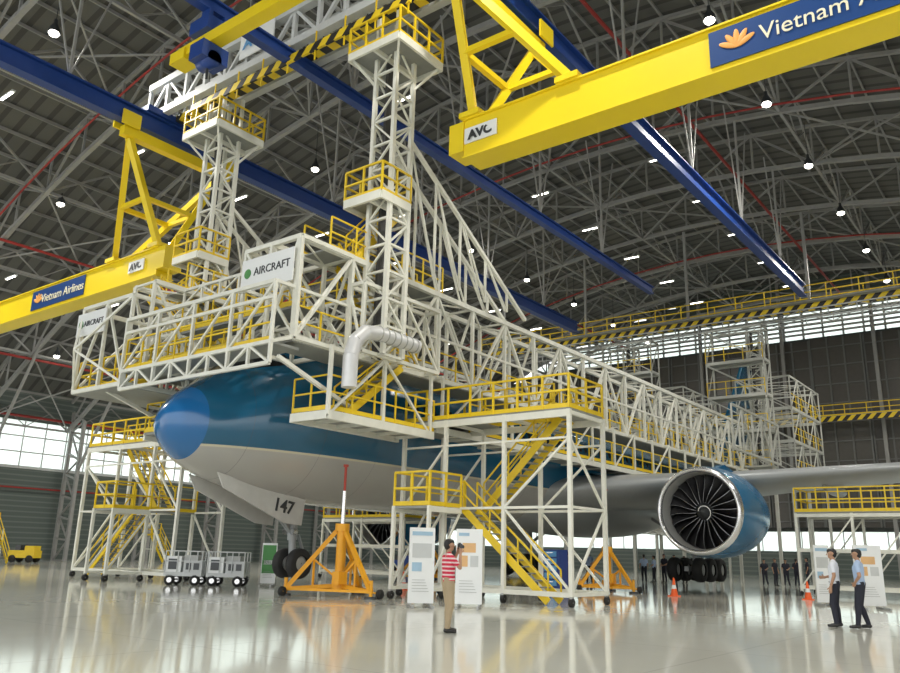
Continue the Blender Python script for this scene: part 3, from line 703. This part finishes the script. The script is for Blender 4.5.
for (cx,cy) in((19.2,-9.2),(22.5,-13.6),(11.7,-.9),(33,-12)):
    f=MB(); f.box((-.2,-.2,0),(.2,.2,.04),CONE); f.lathe((0,0,0),[(.04,.15),(.3,.10)],CONE,18,'z'); f.lathe((0,0,0),[(.3,.10),(.45,.075)],PANELW,18,'z'); f.lathe((0,0,0),[(.45,.075),(.72,.03),(.74,.0)],CONE,18,'z'); f.obj('traffic_cone',None,Matrix.Translation((cx,cy,0)))
f=MB(); f.box((17.2,-4.9,.12),(18.,-4.1,1.75),BLUE)
for k in range(5): f.box((17.17,-4.8,.25+.3*k),(17.2,-4.2,.48+.3*k),PBLUE); f.box((17.14,-4.65,.4+.3*k),(17.17,-4.35,.43+.3*k),SILVER)
for a in(17.3,17.9):
    for bq in(-4.8,-4.2): f.ell((a,bq,.07),(.07,.04,.07),BLACK,10,6)
f.obj('tool_cabinet')
for (cx,cy,c1) in((17.,42.,YEL),(40,12,YEL),(36,20,BLUE)):
    f=MB(); f.box((-1,-.6,.35),(1,.6,.9),c1); f.box((.2,-.55,.9),(.9,.55,1.25),c1); f.box((-.6,-.4,.9),(-.2,.4,1.3),DARK); f.beam((-.2,0,.9),(.1,0,1.35),.05,.05,DARK)
    for a in(-.65,.65):
        for bq in(-.62,.5): f.lathe((a,bq,.28),[(0,.03),(0,.28),(.14,.28),(.14,.03)],BLACK,18,'y')
    f.obj('tow_tractor',None,frameM(cx,cy))
# ---------------------------------------------------------------- people
SKIN=mat('skin',(.42,.24,.15),.55,var=.05); HAIR=mat('black_hair',(.012,.01,.01),.5); SHOE=mat('black_shoe',(.02,.02,.02),.4)
KHAKI=mat('khaki_cloth',(.42,.33,.21),.85); NAVY=mat('dark_trousers',(.02,.022,.035),.85); WSH=mat('white_shirt',(.70,.73,.80),.8,var=.03); BSH=mat('light_blue_shirt',(.38,.50,.70),.8,var=.04)
EYE=mat('eye_white',(.8,.8,.78),.3); LIP=mat('lips',(.35,.12,.10),.5)
m,nt,b=base('red_striped_polo',.85); x,y,z,g=xyz(nt)
v=nmath(nt,'FRACT',nmath(nt,'MULTIPLY',z,13.)); nt.links.new(nmix(nt,nmath(nt,'GREATER_THAN',v,.6),(.60,.03,.07),(.8,.62,.62)),b.inputs['Base Color']); RSH=m
def person(name,x,y,fwd,pose,mats,H=1.72,voxel=.0065,ret=False):
    P=[]
    def cap(a,b,ra,rb,l,sc=(1,1,1)): P.append((V(a),V(b),ra,rb,l,sc))
    p=dict(lk=(-.10,.03,.49),rk=(.10,.03,.49),la=(-.11,-.01,.09),ra=(.11,-.01,.09),
           le=(-.24,-.03,1.13),re=(.24,-.03,1.13),lw=(-.26,.06,.88),rw=(.26,.06,.88),lh=(0,.15,-1),rh=(0,.15,-1),head=0.,foot=0.,curl=.5)
    p.update(pose)
    for s in(-1,1):
        cap((s*.075,0,1.30),(s*.065,0,1.06),.112,.098,1); cap((s*.065,0,1.06),(s*.075,-.005,.97),.098,.108,1)
        cap((s*.075,-.01,.97),(s*.085,0,.90),.106,.10,2)
        cap((s*.10,-.01,1.375),(s*.17,-.01,1.375),.085,.07,1); cap((s*.04,-.01,1.43),(s*.15,-.01,1.395),.06,.055,1)
        hip=(s*.09,0,.90); k=p['lk'] if s<0 else p['rk']; a=p['la'] if s<0 else p['ra']
        cap(hip,k,.098,.068,2); kk=V(k);aa=V(a); mid=kk.lerp(aa,.3)+V((0,-.012,0)); cap(k,mid,.068,.062,2); cap(mid,aa+V((0,0,.02)),.064,.052,2)
        cap(aa+V((0,-.03,-.035)),aa+V((0,.03,-.03)),.042,.045,4); cap(aa+V((0,.03,-.04)),aa+V((s*.012,.16,-.055)),.042,.032,4); cap(aa+V((0,0,0)),aa+V((0,0,-.04)),.045,.045,4)
        sh=(s*.185,-.01,1.375); e=V(p['le'] if s<0 else p['re']); w=V(p['lw'] if s<0 else p['rw'])
        sh=V(sh); m1=sh.lerp(e,.62); cap(sh,m1,.062,.054,1); cap(m1,e,.043,.038,0); cap(e,w,.039,.026,0)
        d=V(p['lh'] if s<0 else p['rh']).normalized(); ref=V((0,1,0)) if abs(d.y)<.8 else V((0,0,1))
        n=V((-s,0,0)); n=(n-d*n.dot(d)).normalized(); sd=d.cross(n).normalized()
        if sd.dot(ref)<0: sd=-sd
        for o in(-.022,0,.022): cap(w+sd*o*.6,w+d*.085+sd*o,.019,.016,0)
        for o,l in((.030,.066),(.010,.075),(-.011,.070),(-.031,.055)):
            b0=w+d*.082+sd*o; c=p['curl']; d1=(d+n*c*.5).normalized(); d2=(d+n*c*1.6).normalized()
            b1=b0+d1*l*.5; b2=b1+d2*l*.5; cap(b0,b1,.0098,.009,0); cap(b1,b2,.009,.0075,0)
        t0=w+d*.025+sd*.026; t1=t0+(d*.6+sd*.8+n*.25).normalized()*.04; cap(t0,t1,.0125,.011,0); cap(t1,t1+(d+sd*.3+n*.5).normalized()*.03,.011,.009,0)
    cap((0,0,.99),(0,0,1.30),.11,.115,1); cap((0,.01,.93),(0,.01,.90),.1,.09,2)
    cap((0,-.015,1.40),(0,.005,1.53),.056,.053,0)
    R=Matrix.Rotation(p['head'],3,'Z'); hc=V((0,.012,1.615))
    def hcap(a,b,ra,rb,l): cap(hc+R@V(a),hc+R@V(b),ra,rb,l)
    hcap((0,-.015,.02),(0,.015,.02),.080,.076,0); hcap((0,.02,-.02),(0,.045,-.068),.066,.038,0); hcap((0,.0,-.02),(0,.03,-.06),.062,.045,0)
    hcap((0,.093,.0),(0,.108,-.022),.008,.012,0); hcap((-.035,.072,.018),(.035,.072,.018),.018,.018,0)
    for s in(-1,1): hcap((s*.079,0,.01),(s*.078,.005,-.022),.014,.011,0)
    hcap((0,-.03,.045),(0,.03,.055),.082,.066,3); hcap((0,-.045,.0),(0,-.04,.04),.074,.078,3)
    hcap((-.03,.045,.075),(.03,.045,.075),.03,.03,3)
    hcap((0,-.05,-.03),(0,-.045,.0),.058,.07,3)
    f=MB()
    for a,b,ra,rb,l,sc in P:
        d=b-a; L=max(d.length,1e-4); d=d/L; u=V((0,0,1)) if abs(d.z)<.9 else V((1,0,0)); q=d.cross(u).normalized(); w=q.cross(d)
        vs=[];n=16;rings=[]
        for k in range(1,7): th=math.pi/2*k/6; rings.append((-ra*math.cos(th),ra*math.sin(th)))
        for k in range(0,6): th=math.pi/2*k/6; rings.append((L+rb*math.sin(th),rb*math.cos(th)))
        vs.append(a-d*ra)
        for h,rr in rings:
            for i in range(n): t=2*math.pi*i/n; vs.append(a+d*h+q*math.cos(t)*rr+w*math.sin(t)*rr)
        vs.append(b+d*rb); K=len(rings)
        fs=[(0,1+(i+1)%n,1+i) for i in range(n)]+[(1+j*n+i,1+j*n+(i+1)%n,1+(j+1)*n+(i+1)%n,1+(j+1)*n+i) for j in range(K-1) for i in range(n)]+[(len(vs)-1,1+(K-1)*n+i,1+(K-1)*n+(i+1)%n) for i in range(n)]
        f.add(vs,fs,SKIN)
    o=f.obj('tmp'); md=o.modifiers.new('r','REMESH'); md.mode='VOXEL'; md.voxel_size=voxel; md.use_smooth_shade=True
    s2=o.modifiers.new('s','SMOOTH'); s2.factor=.5; s2.iterations=4 if voxel<.01 else 1
    bpy.context.view_layer.update()
    me=bpy.data.meshes.new_from_object(o.evaluated_get(bpy.context.evaluated_depsgraph_get())); bpy.data.objects.remove(o)
    me.name=name+'_body'
    nf=len(me.polygons); ce=np.zeros(nf*3); me.polygons.foreach_get('center',ce); ce=ce.reshape(-1,3)
    best=np.full(nf,9.); lab=np.zeros(nf,int)
    for a,b,ra,rb,l,sc in P:
        a_=np.array(a);d=np.array(b)-a_; L2=max(d@d,1e-9); t=np.clip(((ce-a_)@d)/L2,0,1)
        ds=np.linalg.norm(ce-a_-t[:,None]*d,axis=1)-(ra+(rb-ra)*t)
        k=ds<best; best[k]=ds[k]; lab[k]=l
    me.materials.clear()
    for mt in(SKIN,mats[0],mats[1],HAIR,SHOE): me.materials.append(mt)
    me.polygons.foreach_set('material_index',lab.astype(int).tolist()); me.polygons.foreach_set('use_smooth',[True]*nf)
    k=H/1.72; fv=V((*fwd,0)).normalized(); rt=V((fv.y,-fv.x,0))
    M=Matrix(((rt.x*k,fv.x*k,0,x),(rt.y*k,fv.y*k,0,y),(0,0,k,0),(0,0,0,1)))
    if ret: return me,M
    e=empty(name); e.matrix_world=M
    o=bpy.data.objects.new('body',me); bpy.context.scene.collection.objects.link(o); o.parent=e
    g=MB()
    for s in(-1,1):
        c=hc+R@V((s*.031,.084,.004)); g.ell(c,(.012,.009,.0075),EYE,10,8); g.ell(c+R@V((0,.006,0)),(.006,.005,.006),HAIR,8,6); g.beam(hc+R@V((s*.018,.092,.026)),hc+R@V((s*.046,.086,.027)),.008,.006,HAIR)
    g.ell(hc+R@V((0,.088,-.047)),(.022,.008,.006),LIP,10,8)
    g.beam((-.1,.1,.985),(.1,.1,.985),.02,.03,SHOE)
    o=g.obj('face_details'); o.parent=e
    return e
ph=person('photographer',-1.1,-12.95,(.845,-.534),dict(le=(-.25,.13,1.20),re=(.25,.14,1.20),lw=(-.085,.21,1.47),rw=(.085,.21,1.47),lh=(.25,.15,1),rh=(-.25,.15,1),curl=.9,lk=(-.10,.05,.49),la=(-.11,.05,.09),ra=(.13,-.05,.09)),(RSH,KHAKI))
g=MB(); g.box((-.07,.2,1.55),(.07,.25,1.65),DARK); g.lathe((0,.25,1.595),[(0,.035),(.05,.033),(.06,.028),(.055,.0)],DARK,20,'y'); g.box((-.025,.2,1.65),(.025,.24,1.67),DARK); o=g.obj('camera'); o.parent=ph
person('visitor',7.75,-17.95,(-.1,.99),dict(re=(.27,.02,1.13),rw=(.14,.22,1.08),rh=(-.5,.8,0),lk=(-.13,.07,.49),la=(-.17,.02,.09),head=.3),(WSH,NAVY),1.8)
person('visitor',7.75,-18.5,(.0,1.),dict(le=(-.33,-.08,1.14),lw=(-.20,.06,.98),lh=(.6,.4,-.7),rk=(.14,.06,.49),ra=(.2,-.06,.09),lk=(-.12,.06,.49),la=(-.16,.08,.09),head=.2),(BSH,NAVY),1.8)
f=MB()
me0,_=person('c',0,0,(0,1),{},(WSH,NAVY),voxel=.02,ret=True); me1,_=person('c',0,0,(0,1),dict(lw=(-.1,.2,1.05),lh=(.6,.4,0),la=(-.16,.05,.09)),(NAVY,NAVY),voxel=.02,ret=True)
pos=[(36.6+.40*k,-.1-.52*k) for k in range(5)]+[(41.+.42*k,-6.4-.55*k) for k in range(6)]+[(30.,.4),(46.8,-11.2),(29.,1.2)]
for k,(px,py) in enumerate(pos):
    me=(me0,me1)[k%3>0]; a=random.uniform(0,6.28); ca,sa=math.cos(a),math.sin(a); kk=random.uniform(.94,1.05)
    vs=[((v.co.x*ca-v.co.y*sa)*kk+px,(v.co.x*sa+v.co.y*ca)*kk+py,v.co.z*kk) for v in me.vertices]
    o0=len(f.v); f.v+=vs; sh=random.choice([NAVY,NAVY,BSH,NAVY])
    ml=[SKIN,sh,NAVY,HAIR,SHOE]; ix=[f.mi(q) for q in ml]
    for p_ in me.polygons: f.f.append(tuple(i+o0 for i in p_.vertices)); f.m.append(ix[p_.material_index]); f.s.append(True)
f.obj('visitor_crowd')
# ---------------------------------------------------------------- lights, world, camera
w=bpy.data.worlds.new('World'); bpy.context.scene.world=w; w.use_nodes=True; nt=w.node_tree; bg=nt.nodes['Background']
tc=nt.nodes.new('ShaderNodeTexCoord'); sp=nt.nodes.new('ShaderNodeSeparateXYZ'); nt.links.new(tc.outputs['Generated'],sp.inputs[0])
nt.links.new(nmix(nt,nmath(nt,'MAXIMUM',sp.outputs[2],0.),(1.,.99,.95),(.82,.91,1.)),bg.inputs[0]); bg.inputs[1].default_value=2.0
for (lx,ly) in[(a,bq) for a in(1,26.5,52) for bq in(-28,-12.8,12.8,28)]:
    l=bpy.data.lights.new('high_bay_light','AREA'); l.shape='DISK'; l.size=.6; l.energy=1700; l.color=(1,.96,.88)
    o=bpy.data.objects.new('high_bay_light',l); o.location=(lx,ly,min(25.,roofz(ly)-3.8)-.25); bpy.context.scene.collection.objects.link(o)
th=math.radians(15.2); rho=.026
fv=V((.791*math.cos(th),.611*math.cos(th),math.sin(th))).normalized(); r0=V((.611,-.791,0)).normalized(); u0=r0.cross(fv).normalized()
rn=(r0+u0*rho).normalized(); un=(u0-r0*rho).normalized(); bk=-fv
cam=bpy.data.cameras.new('camera'); cam.sensor_width=36; cam.lens=32.; cam.clip_end=600
co=bpy.data.objects.new('camera',cam); bpy.context.scene.collection.objects.link(co)
co.matrix_world=Matrix(((rn.x,un.x,bk.x,-14.),(rn.y,un.y,bk.y,-22.8),(rn.z,un.z,bk.z,1.45),(0,0,0,1)))
bpy.context.scene.camera=co
